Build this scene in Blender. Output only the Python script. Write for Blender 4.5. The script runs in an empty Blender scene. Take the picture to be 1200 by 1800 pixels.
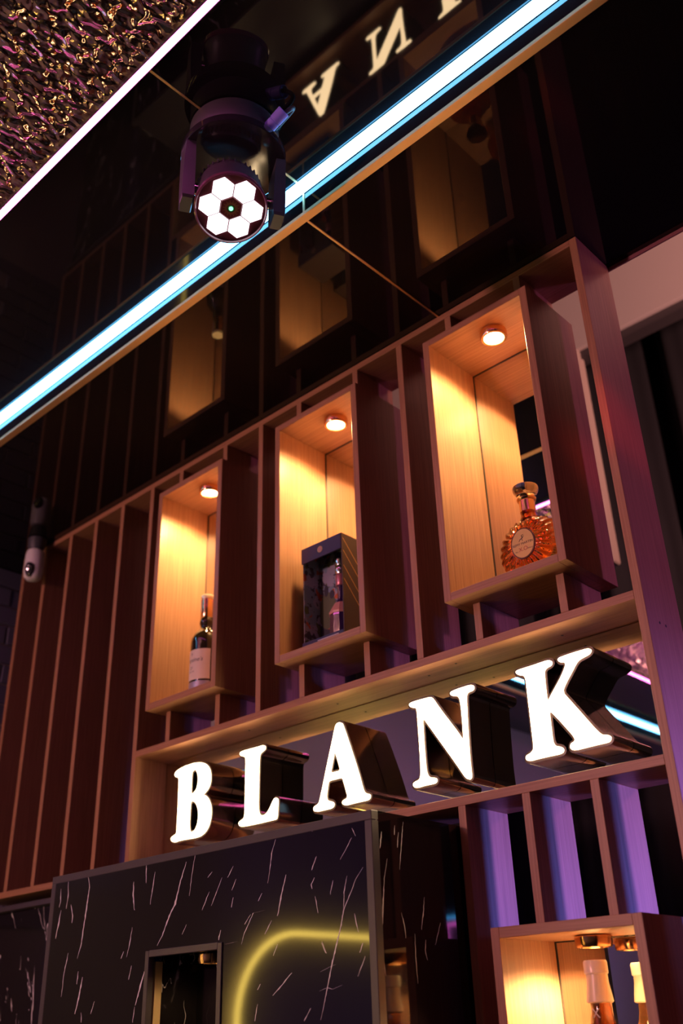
import bpy, bmesh, math, random
from math import sin, cos, pi, radians, sqrt
from mathutils import Vector, Matrix
from mathutils.geometry import tessellate_polygon

random.seed(7)
S = bpy.context.scene
C = S.collection
Z0 = 1.5          # eye height: every coordinate below is measured from the eye, floor at -1.5

# ------------------------------------------------------------------ camera
F_PX, YAW, PITCH, ROLL = 1710.1, -0.7404075, 0.4893781, -0.0333511
fwd = Vector((sin(YAW)*cos(PITCH), cos(YAW)*cos(PITCH), sin(PITCH)))
rgt = fwd.cross(Vector((0, 0, 1))).normalized()
upv = rgt.cross(fwd)
r2 = cos(ROLL)*rgt + sin(ROLL)*upv
u2 = -sin(ROLL)*rgt + cos(ROLL)*upv
cd = bpy.data.cameras.new('camera')
cam = bpy.data.objects.new('camera', cd); C.objects.link(cam)
m3 = Matrix((r2, u2, -fwd)).transposed()
cam.matrix_world = Matrix.Translation((0, 0, Z0)) @ m3.to_4x4()
cd.sensor_fit = 'VERTICAL'; cd.sensor_height = 36.0; cd.sensor_width = 24.0
cd.lens = 36.0*F_PX/1800.0
cd.clip_start = 0.02; cd.clip_end = 60
cd.dof.use_dof = True; cd.dof.focus_distance = 1.95; cd.dof.aperture_fstop = 2.8
S.camera = cam

def ray(x, y):
    return r2*((x-600)/F_PX) - u2*((y-900)/F_PX) + fwd

def on_y(x, y, Y):
    d = ray(x, y); return d*(Y/d.y)

# ------------------------------------------------------------------ world, exposure
W = bpy.data.worlds.new('dim_club'); S.world = W; W.use_nodes = True
W.node_tree.nodes['Background'].inputs[0].default_value = (0.30, 0.14, 0.26, 1)
W.node_tree.nodes['Background'].inputs[1].default_value = 0.012
vs = S.view_settings
vs.view_transform = 'Standard'; vs.look = 'None'; vs.exposure = 0.0; vs.gamma = 1.0
vs.use_curve_mapping = False

# ------------------------------------------------------------------ stage lamps of the room
def lamp(name, kind, loc, power, col, target=None, size=0.1, spot=90, blend=0.6):
    l = bpy.data.lights.new(name, kind); l.energy = power; l.color = col
    if kind == 'AREA':
        l.shape = 'DISK'; l.size = size
    else:
        l.shadow_soft_size = size
    if kind == 'SPOT':
        l.spot_size = radians(spot); l.spot_blend = blend
    o = bpy.data.objects.new(name, l); C.objects.link(o)
    o.location = (loc[0], loc[1], loc[2]+Z0)
    if target is not None:
        d = Vector(target)-Vector(loc)
        o.rotation_euler = d.to_track_quat('-Z', 'Y').to_euler()
    return o

lamp('purple_stage_lamp', 'SPOT', (1.0, 2.78, 0.10), 330, (0.33, 0.18, 1.0), (-1.0, 1.70, -0.02), 0.12, 40, 1.0)
lamp('blue_stage_lamp', 'SPOT', (0.9, 3.10, 0.10), 190, (0.10, 0.16, 1.0), (-1.0, 1.70, -0.02), 0.12, 40, 1.0)
lamp('violet_stage_lamp', 'SPOT', (1.1, 2.75, 0.9), 44, (0.75, 0.22, 0.80), (-0.8, 1.70, 1.0), 0.08, 60, 1.0)
lamp('lavender_wall_lamp', 'SPOT', (-1.9, -1.7, 0.0), 16, (0.34, 0.32, 1.0), (-3.2, -1.3, 0.75), 0.1, 140, 0.9)
lamp('lavender_corner_lamp', 'SPOT', (-1.7, -2.6, 0.0), 22, (0.36, 0.28, 1.0), (-3.0, -4.2, 0.3), 0.1, 110, 0.9)
lamp('pink_wash_lamp', 'SPOT', (-2.5, -3.3, 0.9), 330, (1.0, 0.42, 0.46), (-1.2, 1.6, 0.8), 0.15, 62, 0.7)
lamp('salmon_room_lamp', 'SPOT', (1.6, 2.2, 1.7), 420, (1.0, 0.46, 0.40), (-0.5, 3.0, 2.6), 0.1, 90, 0.9)
lamp('red_stage_lamp', 'SPOT', (-0.1, 0.2, 1.45), 46, (1.0, 0.04, 0.08), (-0.718, 1.6, 1.10), 0.03, 8, 1.0)

# ------------------------------------------------------------------ helpers
def rel(co):
    return Vector((co[0], co[1], co[2]+Z0))

def tag(o, label, cat, group=None):
    o['label'] = label; o['category'] = cat
    if group: o['group'] = group
    return o

def root(name, loc, label=None, cat=None, group=None, kind=None):
    o = bpy.data.objects.new(name, None); C.objects.link(o)
    o.location = rel(loc); o.empty_display_size = 0.05
    if label: tag(o, label, cat, group)
    if kind: o['kind'] = kind
    return o

def world_off(p):
    v = Vector((0, 0, 0))
    while p is not None:
        v += Vector(p.location); p = p.parent
    return v

def from_bm(name, bm, mat, parent=None, smooth=False, origin=None):
    """bm verts are in eye coordinates; converted to the parent's space (no rotations on parents)."""
    off = world_off(parent)
    if parent is None and origin is not None:
        off = rel(origin)
    for v in bm.verts:
        v.co = rel(v.co) - off
    bmesh.ops.recalc_face_normals(bm, faces=bm.faces)
    me = bpy.data.meshes.new(name); bm.to_mesh(me); bm.free()
    if mat: me.materials.append(mat)
    if smooth:
        for p in me.polygons: p.use_smooth = True
    o = bpy.data.objects.new(name, me); C.objects.link(o)
    if parent is not None: o.parent = parent
    elif origin is not None: o.location = off
    return o

def add_box(bm, x0, x1, y0, y1, z0, z1, bev=0.0):
    vs_ = [bm.verts.new((x, y, z)) for z in (z0, z1) for y in (y0, y1) for x in (x0, x1)]
    fs = [(0, 1, 3, 2), (4, 6, 7, 5), (0, 4, 5, 1), (2, 3, 7, 6), (0, 2, 6, 4), (1, 5, 7, 3)]
    fa = [bm.faces.new([vs_[i] for i in f]) for f in fs]
    if bev:
        ed = set(e for f in fa for e in f.edges)
        bmesh.ops.bevel(bm, geom=list(ed), offset=bev, segments=1, affect='EDGES')

def box(name, b, mat, parent=None, bev=0.0006, origin=None):
    bm = bmesh.new(); add_box(bm, *b, bev=bev)
    return from_bm(name, bm, mat, parent, origin=origin)

def lathe(bm, prof, cx, cy, cz, n=32, M=None, cap=True):
    """prof: list of (r, h). M maps local (x,y,h) to eye coords offset; default axis z."""
    rings = []
    for r, h in prof:
        ring = []
        for i in range(n):
            a = 2*pi*i/n
            p = Vector((r*cos(a), r*sin(a), h))
            if M is not None: p = M @ p
            ring.append(bm.verts.new((cx+p.x, cy+p.y, cz+p.z)))
        rings.append(ring)
    for a, b in zip(rings, rings[1:]):
        for i in range(n):
            j = (i+1) % n
            bm.faces.new((a[i], a[j], b[j], b[i]))
    if cap:
        bm.faces.new(rings[0][::-1]); bm.faces.new(rings[-1])
    return rings

def turned(name, prof, loc, mat, parent=None, n=32, M=None, smooth=True, cap=True, origin=None):
    bm = bmesh.new(); lathe(bm, prof, *loc, n=n, M=M, cap=cap)
    o = from_bm(name, bm, mat, parent, smooth, origin)
    if smooth: sharpen(o)
    return o

def sharpen(o, ang=35):
    me = o.data
    bm = bmesh.new(); bm.from_mesh(me)
    for e in bm.edges:
        if len(e.link_faces) == 2 and e.calc_face_angle() > radians(ang): e.smooth = False
    bm.to_mesh(me); bm.free()

def tube(name, pts, r, mat, parent=None, n=10, origin=None, closed=False):
    bm = bmesh.new(); pts = [Vector(p) for p in pts]; rings = []
    N = len(pts); prev = None
    for i, p in enumerate(pts):
        a = pts[(i-1) % N] if (closed or i > 0) else p
        b = pts[(i+1) % N] if (closed or i < N-1) else p
        t = (b-a).normalized()
        ref = prev if prev is not None else (Vector((0, 0, 1)) if abs(t.z) < .9 else Vector((1, 0, 0)))
        x = (ref - t*ref.dot(t)).normalized(); y = t.cross(x); prev = x
        rings.append([bm.verts.new(p + x*(r*cos(2*pi*k/n)) + y*(r*sin(2*pi*k/n))) for k in range(n)])
    for i in range(N if closed else N-1):
        a, b = rings[i], rings[(i+1) % N]
        for k in range(n):
            bm.faces.new((a[k], a[(k+1) % n], b[(k+1) % n], b[k]))
    if not closed:
        bm.faces.new(rings[0][::-1]); bm.faces.new(rings[-1])
    return from_bm(name, bm, mat, parent, True, origin)

def text_mesh(name, body, size, place, mat, parent, shear=0.0, depth=0.0003, space=1.0):
    """flat lettering; place maps the text's (x,y) to eye coordinates"""
    cu = bpy.data.curves.new(name, 'FONT'); cu.body = body; cu.size = size
    cu.align_x = 'CENTER'; cu.align_y = 'CENTER'; cu.shear = shear; cu.space_character = space
    t = bpy.data.objects.new(name+'_source', cu); C.objects.link(t)
    dg = bpy.context.evaluated_depsgraph_get()
    me = bpy.data.meshes.new_from_object(t.evaluated_get(dg))
    bpy.data.objects.remove(t); bpy.data.curves.remove(cu)
    bm = bmesh.new(); bm.from_mesh(me); bpy.data.meshes.remove(me)
    for v in bm.verts: v.co = place(v.co.x, v.co.y)
    return from_bm(name, bm, mat, parent)

# ------------------------------------------------------------------ materials
def mat(name, col=(.5, .5, .5), rough=.5, metal=0.0, ior=1.5, **k):
    m = bpy.data.materials.new(name); m.use_nodes = True
    b = m.node_tree.nodes['Principled BSDF']
    b.inputs['Base Color'].default_value = (*col, 1)
    b.inputs['Roughness'].default_value = rough
    b.inputs['Metallic'].default_value = metal
    b.inputs['IOR'].default_value = ior
    for kk, v in k.items():
        b.inputs[kk.replace('_', ' ')].default_value = v
    return m

def nodes(m):
    nt = m.node_tree
    return nt, nt.nodes, nt.links, nt.nodes['Principled BSDF']

def emit(name, col, strength):
    m = mat(name, (0.02, 0.02, 0.02), .4)
    b = m.node_tree.nodes['Principled BSDF']
    b.inputs['Emission Color'].default_value = (*col, 1)
    b.inputs['Emission Strength'].default_value = strength
    return m

def wood(name, scale, a=(0.31, 0.138, 0.074), c=(0.46, 0.225, 0.125)):
    m = mat(name, a, .42)
    nt, n, l, b = nodes(m)
    g = n.new('ShaderNodeNewGeometry')
    mp = n.new('ShaderNodeMapping'); mp.inputs['Scale'].default_value = scale
    l.new(g.outputs['Position'], mp.inputs['Vector'])
    t = n.new('ShaderNodeTexNoise'); t.inputs['Scale'].default_value = 1.0
    t.inputs['Detail'].default_value = 5; t.inputs['Roughness'].default_value = .62
    t.inputs['Distortion'].default_value = .25
    l.new(mp.outputs['Vector'], t.inputs['Vector'])
    r = n.new('ShaderNodeValToRGB')
    r.color_ramp.elements[0].position = .32; r.color_ramp.elements[0].color = (*a, 1)
    r.color_ramp.elements[1].position = .68; r.color_ramp.elements[1].color = (*c, 1)
    l.new(t.outputs['Fac'], r.inputs['Fac']); l.new(r.outputs['Color'], b.inputs['Base Color'])
    bp = n.new('ShaderNodeBump'); bp.inputs['Strength'].default_value = .12; bp.inputs['Distance'].default_value = .0006
    l.new(t.outputs['Fac'], bp.inputs['Height']); l.new(bp.outputs['Normal'], b.inputs['Normal'])
    return m

WOOD_V = wood('wood_vertical_grain', (260, 260, 5))
WOOD_H = wood('wood_horizontal_grain', (5, 260, 260))

def black_gloss(name, rough, ior):
    m = mat(name, (0.011, 0.009, 0.010), rough, 0, ior)
    return m
CEIL = black_gloss('black_gloss_ceiling', .03, 1.5)
CEIL_UP = black_gloss('black_gloss_coffer', .025, 1.55)
MIRROR = mat('mirror_glass', (.78, .77, .77), .012, 1.0)
BRASS = mat('brushed_brass', (.85, .55, .25), .48, .9)
BRONZE = mat('polished_dark_bronze', (.40, .28, .23), .13, 1.0)
BRONZE_EDGE = mat('dark_bronze_rim', (.045, .026, .018), .35)
BLACK_PL = mat('black_plastic', (.055, .045, .055), .36)
BLACK_GL = mat('black_shiny_plastic', (.020, .015, .020), .10, 0, 1.7)
WHITE_PAINT = mat('white_wall_paint', (.50, .44, .43), .8)
BEAM = mat('pale_beam_paint', (.86, .74, .68), .7)
DARK_WALL = mat('dark_wall_paint', (.020, .018, .030), .7)
FLOOR = mat('dark_floor_tile', (.03, .025, .03), .2)
CHROME = mat('chrome', (.75, .70, .66), .12, 1.0)
COPPER = mat('polished_copper', (.80, .46, .24), .18, 1.0)
SCREW = mat('dark_screw', (.03, .02, .015), .5)
WHITE_PL = mat('white_plastic', (.78, .76, .80), .35)
TRIM_RED = mat('painted_wood_trim', (.30, .11, .12), .5)
CURTAIN = mat('black_curtain_cloth', (.011, .009, .013), .85)
PAPER = mat('cream_label_paper', (.72, .60, .52), .6)
INK = mat('dark_ink', (.03, .02, .03), .6)
GOLD_INK = mat('gold_print', (.60, .38, .16), .35, .8)
RED_INK = mat('red_ink', (.45, .05, .04), .5)

LED_BLUE = emit('blue_white_led', (0.15, 0.55, 1.0), 15)
LED_PINK = emit('pink_white_led', (1.0, 0.15, 0.64), 15.0)
LETTER = emit('letter_face_glow', (1.0, 0.69, 0.37), 18.0)
LENS = emit('warm_led_lens', (1.0, 0.66, 0.30), 40.0)
SPOTWHITE = emit('white_led_panel', (1.0, 0.86, 0.92), 3.0)
GREEN_LED = emit('green_led', (0.25, 1.0, 0.45), 2.2)
NEON_Y = emit('yellow_neon', (1.0, 0.68, 0.12), 22.0)
NEON_B = emit('blue_neon', (0.05, 0.45, 1.0), 8.0)
NEON_P = emit('pink_neon', (1.0, 0.12, 0.75), 8.0)
GLINT_BULB = emit('added_glint_bulb', (1.0, 0.62, 0.30), 16.0)  # only for the unseen lamps added to make ceiling glints

def marble():
    m = mat('black_marble', (.010, .008, .010), .09, 0, 1.55)
    nt, n, l, b = nodes(m)
    g = n.new('ShaderNodeNewGeometry')
    def veins(rot, scale, thr, msk, seed):
        mp = n.new('ShaderNodeMapping'); mp.inputs['Rotation'].default_value = rot
        mp.inputs['Location'].default_value = (seed, seed*.7, seed*1.3)
        l.new(g.outputs['Position'], mp.inputs['Vector'])
        m2 = n.new('ShaderNodeMapping'); m2.inputs['Scale'].default_value = scale
        l.new(mp.outputs['Vector'], m2.inputs['Vector'])
        t = n.new('ShaderNodeTexNoise'); t.inputs['Scale'].default_value = 1.0
        t.inputs['Detail'].default_value = 4.0; t.inputs['Roughness'].default_value = .52
        l.new(m2.outputs['Vector'], t.inputs['Vector'])
        s = n.new('ShaderNodeMath'); s.operation = 'SUBTRACT'; s.inputs[1].default_value = .5
        l.new(t.outputs['Fac'], s.inputs[0])
        ab = n.new('ShaderNodeMath'); ab.operation = 'ABSOLUTE'; l.new(s.outputs[0], ab.inputs[0])
        t2 = n.new('ShaderNodeTexNoise'); t2.inputs['Scale'].default_value = 1.0
        t2.inputs['Detail'].default_value = 3.0
        m3_ = n.new('ShaderNodeMapping'); m3_.inputs['Scale'].default_value = (22, 22, 9)
        m3_.inputs['Location'].default_value = (seed*3, 1, 2)
        l.new(mp.outputs['Vector'], m3_.inputs['Vector']); l.new(m3_.outputs['Vector'], t2.inputs['Vector'])
        mr = n.new('ShaderNodeMapRange'); mr.inputs['From Min'].default_value = msk
        mr.inputs['From Max'].default_value = msk+.14
        mr.inputs['To Min'].default_value = 0; mr.inputs['To Max'].default_value = thr
        l.new(t2.outputs['Fac'], mr.inputs['Value'])
        lt = n.new('ShaderNodeMath'); lt.operation = 'LESS_THAN'
        l.new(ab.outputs[0], lt.inputs[0]); l.new(mr.outputs[0], lt.inputs[1])
        return lt
    v1 = veins((0, radians(12), 0), (13, 13, 1.9), .0085, .50, 3.1)
    v2 = veins((0, radians(28), 0), (10, 10, 2.2), .0055, .50, 7.7)
    mx = n.new('ShaderNodeMath'); mx.operation = 'MAXIMUM'
    l.new(v1.outputs[0], mx.inputs[0]); l.new(v2.outputs[0], mx.inputs[1])
    r = n.new('ShaderNodeMix'); r.data_type = 'RGBA'
    r.inputs['A'].default_value = (.010, .008, .010, 1); r.inputs['B'].default_value = (.72, .66, .74, 1)
    l.new(mx.outputs[0], r.inputs['Factor']); l.new(r.outputs['Result'], b.inputs['Base Color'])
    return m
MARBLE = marble()
BLACK_STONE = mat('black_polished_stone', (.006, .004, .006), .055, 0, 1.45)
VEIN = mat('white_vein', (.74, .68, .78), .2)
MARBLE_EDGE = mat('grey_marble_edge_trim', (.07, .058, .072), .35)

def ripple():
    m = mat('rippled_bronze_steel', (.72, .53, .40), .10, 1.0)
    nt, n, l, b = nodes(m)
    g = n.new('ShaderNodeNewGeometry')
    mp = n.new('ShaderNodeMapping'); mp.inputs['Scale'].default_value = (58, 40, 1)
    mp.inputs['Rotation'].default_value = (0, 0, radians(12))
    l.new(g.outputs['Position'], mp.inputs['Vector'])
    t = n.new('ShaderNodeTexNoise'); t.inputs['Scale'].default_value = 1.0
    t.inputs['Detail'].default_value = 0.0; t.inputs['Roughness'].default_value = .4
    t.inputs['Distortion'].default_value = .6
    l.new(mp.outputs['Vector'], t.inputs['Vector'])
    bp = n.new('ShaderNodeBump'); bp.inputs['Strength'].default_value = 1.0
    bp.inputs['Distance'].default_value = .0115
    l.new(t.outputs['Fac'], bp.inputs['Height']); l.new(bp.outputs['Normal'], b.inputs['Normal'])
    return m
RIPPLE = ripple()

# ------------------------------------------------------------------ room shell
ZL, ZU = 1.576, 1.660          # lower and coffer ceiling heights
YR, XR = 1.120, -2.75          # riser planes of the coffer
XW = -3.20                     # left wall
ZH = 3.0                       # ceiling of the taller room behind the screen
FR, BK, RT = -4.2, 5.2, 4.0    # front wall, back wall, right wall

box('floor', (XW-.1, RT+.1, FR-.1, BK+.1, -1.6, -1.5), FLOOR, bev=0)['kind'] = 'structure'

ceil = root('ceiling', (0, 0, ZL), kind='structure')
SEAM = [XW, -1.112, 1.33, RT]
for a, b in zip(SEAM, SEAM[1:]):
    box('ceiling_panel', (a+.0008, b-.0008, YR+.018, 1.752, ZL+.001, ZL+.03), CEIL, ceil, 0)
for a, b in zip((FR, -1.3), (-1.3, YR+.018)):
    box('ceiling_panel', (XW, XR-.018, a+.0008, b-.0008, ZL+.001, ZL+.03), CEIL, ceil, 0)
SEAMU = [XR, -1.105, 1.33, RT]
for a, b in zip(SEAMU, SEAMU[1:]):
    box('coffer_panel', (a, b-.0008, .697, YR, ZU, ZU+.03), CEIL_UP, ceil, 0)
box('coffer_panel', (XR, -2.292, FR, .697, ZU, ZU+.03), CEIL_UP, ceil, 0)
for a, b in zip(SEAMU, SEAMU[1:]):
    box('riser_panel', (a, b-.0008, YR, YR+.018, ZL+.010, ZU+.03), CEIL_UP, ceil, 0)
box('riser_panel', (XR-.018, XR, FR, YR+.018, ZL+.010, ZU+.03), CEIL_UP, ceil, 0)
box('ripple_panel', (-2.277, RT, FR, .682, ZU+.001, ZU+.03), RIPPLE, ceil, 0)

def struct(o):
    o['kind'] = 'structure'; return o
# brass edge of the dropped ceiling and brass joint strips
struct(box('trim_1', (XR-.018, RT, YR-.002, YR+.018, ZL-.001, ZL+.009), BRASS, bev=.0008))
struct(box('trim_2', (XR-.018, XR+.002, FR, YR-.002, ZL-.001, ZL+.009), BRASS, bev=.0008))
struct(box('trim_3', (-1.1145, -1.1095, YR+.018, 1.600, ZL-.0012, ZL+.002), BRASS, bev=0))
struct(box('trim_4', (-1.1075, -1.1025, .700, 1.103, ZU-.0015, ZU+.001), BRASS, bev=0))
struct(box('trim_5', (-1.1075, -1.1025, YR-.0015, YR+.001, ZL+.009, 1.640), BRASS, bev=0))

def quarter_led(name, along, a, b, R, label):
    """quarter-round LED profile sitting in the corner of riser and coffer ceiling"""
    r = root(name, (a, YR, ZU) if along == 'x' else (XR, a, ZU), label, 'light strip', 'blue LED strips of the ceiling coffer')
    def sect(R0, t0, t1, n, c=0.0):
        return [(R0*cos(t0+(t1-t0)*i/n), R0*sin(t0+(t1-t0)*i/n)) for i in range(n+1)]
    def extr(nm, prof, m):
        bm = bmesh.new(); rows = []
        for s in (a, b):
            row = []
            for h, d in prof:       # h away from riser, d down from the coffer ceiling
                row.append(bm.verts.new((s, YR-h, ZU-d) if along == 'x' else (XR+h, s, ZU-d)))
            rows.append(row)
        k = len(prof)
        for i in range(k):
            bm.faces.new((rows[0][i], rows[0][(i+1) % k], rows[1][(i+1) % k], rows[1][i]))
        bm.faces.new(rows[0]); bm.faces.new(rows[1][::-1])
        return from_bm(nm, bm, m, r, False)
    g = .0016
    extr('diffuser', [(g+x, g+y) for x, y in sect(R, .0, pi/2, 10)]+[(g, g)], LED_BLUE)
    extr('profile_rail', [(0.0003, .0003), (R+.0022, .0003), (R+.0022, g), (g, g), (g, R+.0022), (.0003, R+.0022)], BLACK_PL)
    return r
quarter_led('led_strip', 'x', XR+.03, 3.6, .0190, 'long blue-white LED strip above the brass ceiling edge facing the letters')
quarter_led('led_strip', 'y', -3.9, YR-.03, .0190, 'long blue-white LED strip along the left side of the coffer')

def flat_led(name, b, label):
    r = root(name, (b[0], b[2], b[4]), label, 'light strip', 'pink LED strips around the rippled panel')
    x0, x1, y0, y1, z0, z1 = b
    ax = (x1-x0) > (y1-y0)
    box('diffuser', b, LED_PINK, r, .002)
    if ax:
        box('profile_rail', (x0, x1, y0-.0018, y0-.0002, z0+.002, z1), BLACK_PL, r, 0)
        box('profile_rail', (x0, x1, y1+.0002, y1+.0018, z0+.002, z1), BLACK_PL, r, 0)
    else:
        box('profile_rail', (x0-.0018, x0-.0002, y0, y1, z0+.002, z1), BLACK_PL, r, 0)
        box('profile_rail', (x1+.0002, x1+.0018, y0, y1, z0+.002, z1), BLACK_PL, r, 0)
    return r
flat_led('led_strip', (-2.29, 3.6, .680, .6945, ZU-.012, ZU+.008), 'pink-white LED strip between rippled panel and black ceiling beside the moving light')
flat_led('led_strip', (-2.29, -2.276, FR+.1, .676, ZU-.012, ZU+.008), 'pink-white LED strip on the far left side of the rippled panel')

# walls
struct(box('wall_front', (XW-.1, RT+.1, FR-.1, FR, -1.5, 1.7), WHITE_PAINT, bev=0))
struct(box('wall_back', (XW-.1, RT+.1, BK, BK+.1, -1.5, ZH), DARK_WALL, bev=0))
struct(box('light_block_panel', (XW, -2.295, 1.780, 1.800, -1.5, ZH), DARK_WALL, bev=0))  # added panel, blocks the purple stage light from the left wall
struct(box('wall_right', (RT, RT+.1, FR, BK, -1.5, ZH), DARK_WALL, bev=0))
wl = struct(box('wall_left', (XW-.1, XW, FR, BK, -1.5, ZH), WHITE_PAINT, bev=0))
BRICK = mat('blue_grey_painted_brick', (.20, .20, .27), .7)
bme = None
for i in range(17):
    z = .33 + i*.0735
    for j in range(4):
        y = 1.30 + j*.225 + (.112 if i % 2 else 0)
        bm = bmesh.new(); add_box(bm, XW-.01, XW+.012+random.uniform(-.002, .002), y+.004, y+.221, z+.004, z+.0695, .002)
        from_bm('brick', bm, BRICK, wl)
# taller room behind the screen: fascia of the dropped ceiling, pale wall band over the curtain, slim post
struct(box('trim_6', (XW, RT, 1.7525, 1.757, ZL+.002, ZH), DARK_WALL, bev=0))
struct(box('trim_7', (XW, 3.6, 1.748, 1.752, ZL-.010, ZL), TRIM_RED, bev=0))
struct(box('ceiling', (XW, RT, 1.757, BK, ZH, ZH+.05), DARK_WALL, bev=0))
struct(box('trim_8', (XW, RT, 3.00, 3.10, 2.400, ZH), BEAM, bev=.002))
struct(box('trim_9', (-1.475, -1.424, 3.00, 3.05, 1.455, 2.400), mat('beige_post_paint', (.42, .32, .27), .7), bev=.006))
struct(box('trim_10', (XW, RT, 3.02, 3.08, 2.365, 2.400), mat('grey_edge_strip', (.09, .075, .08), .6), bev=0))  # dark grey strip added under the lower edge of the pale band

# ------------------------------------------------------------------ slat screen
YF, YB, T = 1.600, 1.745, .018
scr = root('slat_screen', (-1.9, YF, -1.5), 'tall reddish wooden slat screen carrying the lit boxes and letters', 'screen')
def board(name, b, m=WOOD_V, par=scr): return box(name, b, m, par, .0007)
XL, XRT = -3.060, -.716
ZT, ZM0, ZM1, ZB0, ZB1 = ZL-.0005, .690, .708, .384, .402
board('top_rail', (XL, XRT-T, YF, YB, ZT-T, ZT), WOOD_H)
board('middle_rail', (-2.272, XRT-T, YF, YB, ZM0, ZM1), WOOD_H)
board('bottom_rail', (XL, XRT-T, YF, YB, ZB0, ZB1), WOOD_H)
board('stile', (XRT-T, XRT, YF, YB, -1.5, ZT))
board('stile', (-2.290, -2.272, YF, YB, ZB1, ZT-T))
board('stile', (XL, XL+T, YF, YB, ZB1, ZT-T))
for xc in (-2.900, -2.747, -2.594, -2.441):
    board('slat', (xc-T/2, xc+T/2, YF, YB, ZB1, ZT-T))
BXZ0, BXZ1 = .790, 1.474
for xc in (-2.133, -1.925, -1.611, -1.398, -1.085, -.881):
    board('slat', (xc-T/2, xc+T/2, YF, YB, BXZ1, ZT-T))
    board('slat', (xc-T/2, xc+T/2, YF, YB, ZM1, BXZ0))
for xc in (-1.768, -1.244):
    board('slat', (xc-T/2, xc+T/2, YF, YB, ZM1, ZT-T))
LBZ1 = .153; LBZ0 = LBZ1-.684
board('slat', (-1.177, -1.159, YF, YB, -1.5, ZB0))
for xc in (-1.018, -.872):
    board('slat', (xc-T/2, xc+T/2, YF, YB, LBZ1, ZB0))
    board('slat', (xc-T/2, xc+T/2, YF, YB, -1.5, LBZ0))
mp_ = box('mirror_panel', (-2.2715, XRT-T-.0005, 1.710, 1.722, ZB1+.0005, ZM0-.0015), MIRROR, scr, 0)
mp_['label'] = 'mirror strip behind the letters'
for x, y in ((-.93, 1.665), (-1.18, 1.64), (-1.27, 1.66), (-1.55, 1.66), (-1.86, 1.655)):
    turned('screw', [(.0028, -.0006), (.0028, .0004)], (x, y, ZM0), SCREW, scr, 10)
Mx = Matrix.Rotation(radians(90), 3, 'Y')
for y, z in ((1.648, .650), (1.672, .650)):
    turned('screw', [(.0028, -.0004), (.0028, .0006)], (XRT, y, z), SCREW, scr, 10, Mx)

# ------------------------------------------------------------------ display boxes and their puck lights
def display_box(x0, x1, y0, y1, z0, z1, ymir, label):
    r = root('display_box', ((x0+x1)/2, y0, z0), label, 'shelf box', 'lit wooden display boxes')
    board('side_panel', (x0, x0+T, y0, y1, z0, z1), WOOD_V, r)
    board('side_panel', (x1-T, x1, y0, y1, z0, z1), WOOD_V, r)
    board('top_panel', (x0+T, x1-T, y0, y1, z1-T, z1), WOOD_H, r)
    board('bottom_panel', (x0+T, x1-T, y0, y1, z0, z0+T), WOOD_H, r)
    box('mirror_back', (x0+T+.001, x1-T-.001, ymir, ymir+.006, z0+T, z1-T-.001), MIRROR, r, 0)
    box('mirror_edge', (x0+T, x0+T+.0022, ymir-.002, ymir+.004, z0+T, z1-T), SCREW, r, 0)
    box('mirror_edge', (x0+T+.0022, x1-T, ymir-.002, ymir+.004, z1-T-.0022, z1-T), SCREW, r, 0)
    return r

def puck(x, y, z, label, R=.032, power=21):
    r = root('puck_light', (x, y, z), label, 'light', 'round puck lights of the display boxes')
    turned('housing', [(R*.9, 0), (R, -.002), (R, -.015), (R*.93, -.020), (R*.76, -.020), (R*.70, -.013)],
           (x, y, z), COPPER, r, 40, cap=False)
    turned('lens', [(R*.70, -.0125), (R*.70, -.0145), (R*.30, -.0165), (.002, -.017)], (x, y, z), LENS, r, 32)
    l = lamp('puck_lamp', 'SPOT', (x, y, z-.0215), power, (1.0, .62, .25), (x, y, z-1), .016, 158, .45)
    l.parent = r; l.location = (0, 0, -.0215)
    return r

YMB = 1.730
display_box(-2.172, -1.877, 1.550, 1.750, BXZ0, BXZ1, YMB, 'lit wooden box holding the slim dark whisky bottle')
display_box(-1.654, -1.354, 1.550, 1.750, BXZ0, BXZ1, YMB, 'lit wooden box holding the dark gift box')
display_box(-1.131, -.833, 1.550, 1.750, BXZ0, BXZ1, YMB, 'lit wooden box holding the fluted amber decanter')
display_box(-1.092, -.796, 1.550, 1.750, LBZ0, LBZ1, YMB, 'low lit wooden box below the letters, holding a brown bottle with glowing cap')
puck(-2.012, 1.618, BXZ1-T, 'round warm puck light above the slim dark whisky bottle')
puck(-1.490, 1.620, BXZ1-T, 'round warm puck light above the dark gift box')
puck(-.970, 1.617, BXZ1-T, 'round warm puck light above the fluted amber decanter')
puck(-.952, 1.660, LBZ1-T, 'round copper puck light above the brown bottle in the low box', .033, 34)

# ------------------------------------------------------------------ letters
OUT = {}
OUT['B'] = (11.25, 290, 1330, [
 [(190,350),(205,310),(260,260),(350,205),(450,165),(560,130),(660,115),(740,120),(800,150),(850,205),(880,280),(890,370),(885,480),(865,570),(830,640),(780,705),(730,748),(780,765),(830,810),(870,890),(893,980),(898,1090),(890,1200),(865,1320),(825,1420),(770,1500),(700,1560),(610,1597),(480,1620),(330,1645),(240,1665),(200,1685),(160,1690),(125,1665),(115,1630),(125,1595),(160,1565),(205,1540),(225,1500),(232,1400),(240,1200),(252,1000),(260,800),(268,560),(272,405),(235,412),(200,392)],
 [(510,340),(530,275),(580,250),(620,275),(645,340),(652,430),(645,540),(620,640),(575,705),(520,745),(497,745),(500,600)],
 [(487,900),(510,875),(560,878),(605,915),(635,985),(655,1080),(655,1200),(640,1320),(605,1420),(560,1480),(510,1498),(480,1480),(467,1420),(463,1340),(475,1100)]])
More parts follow.
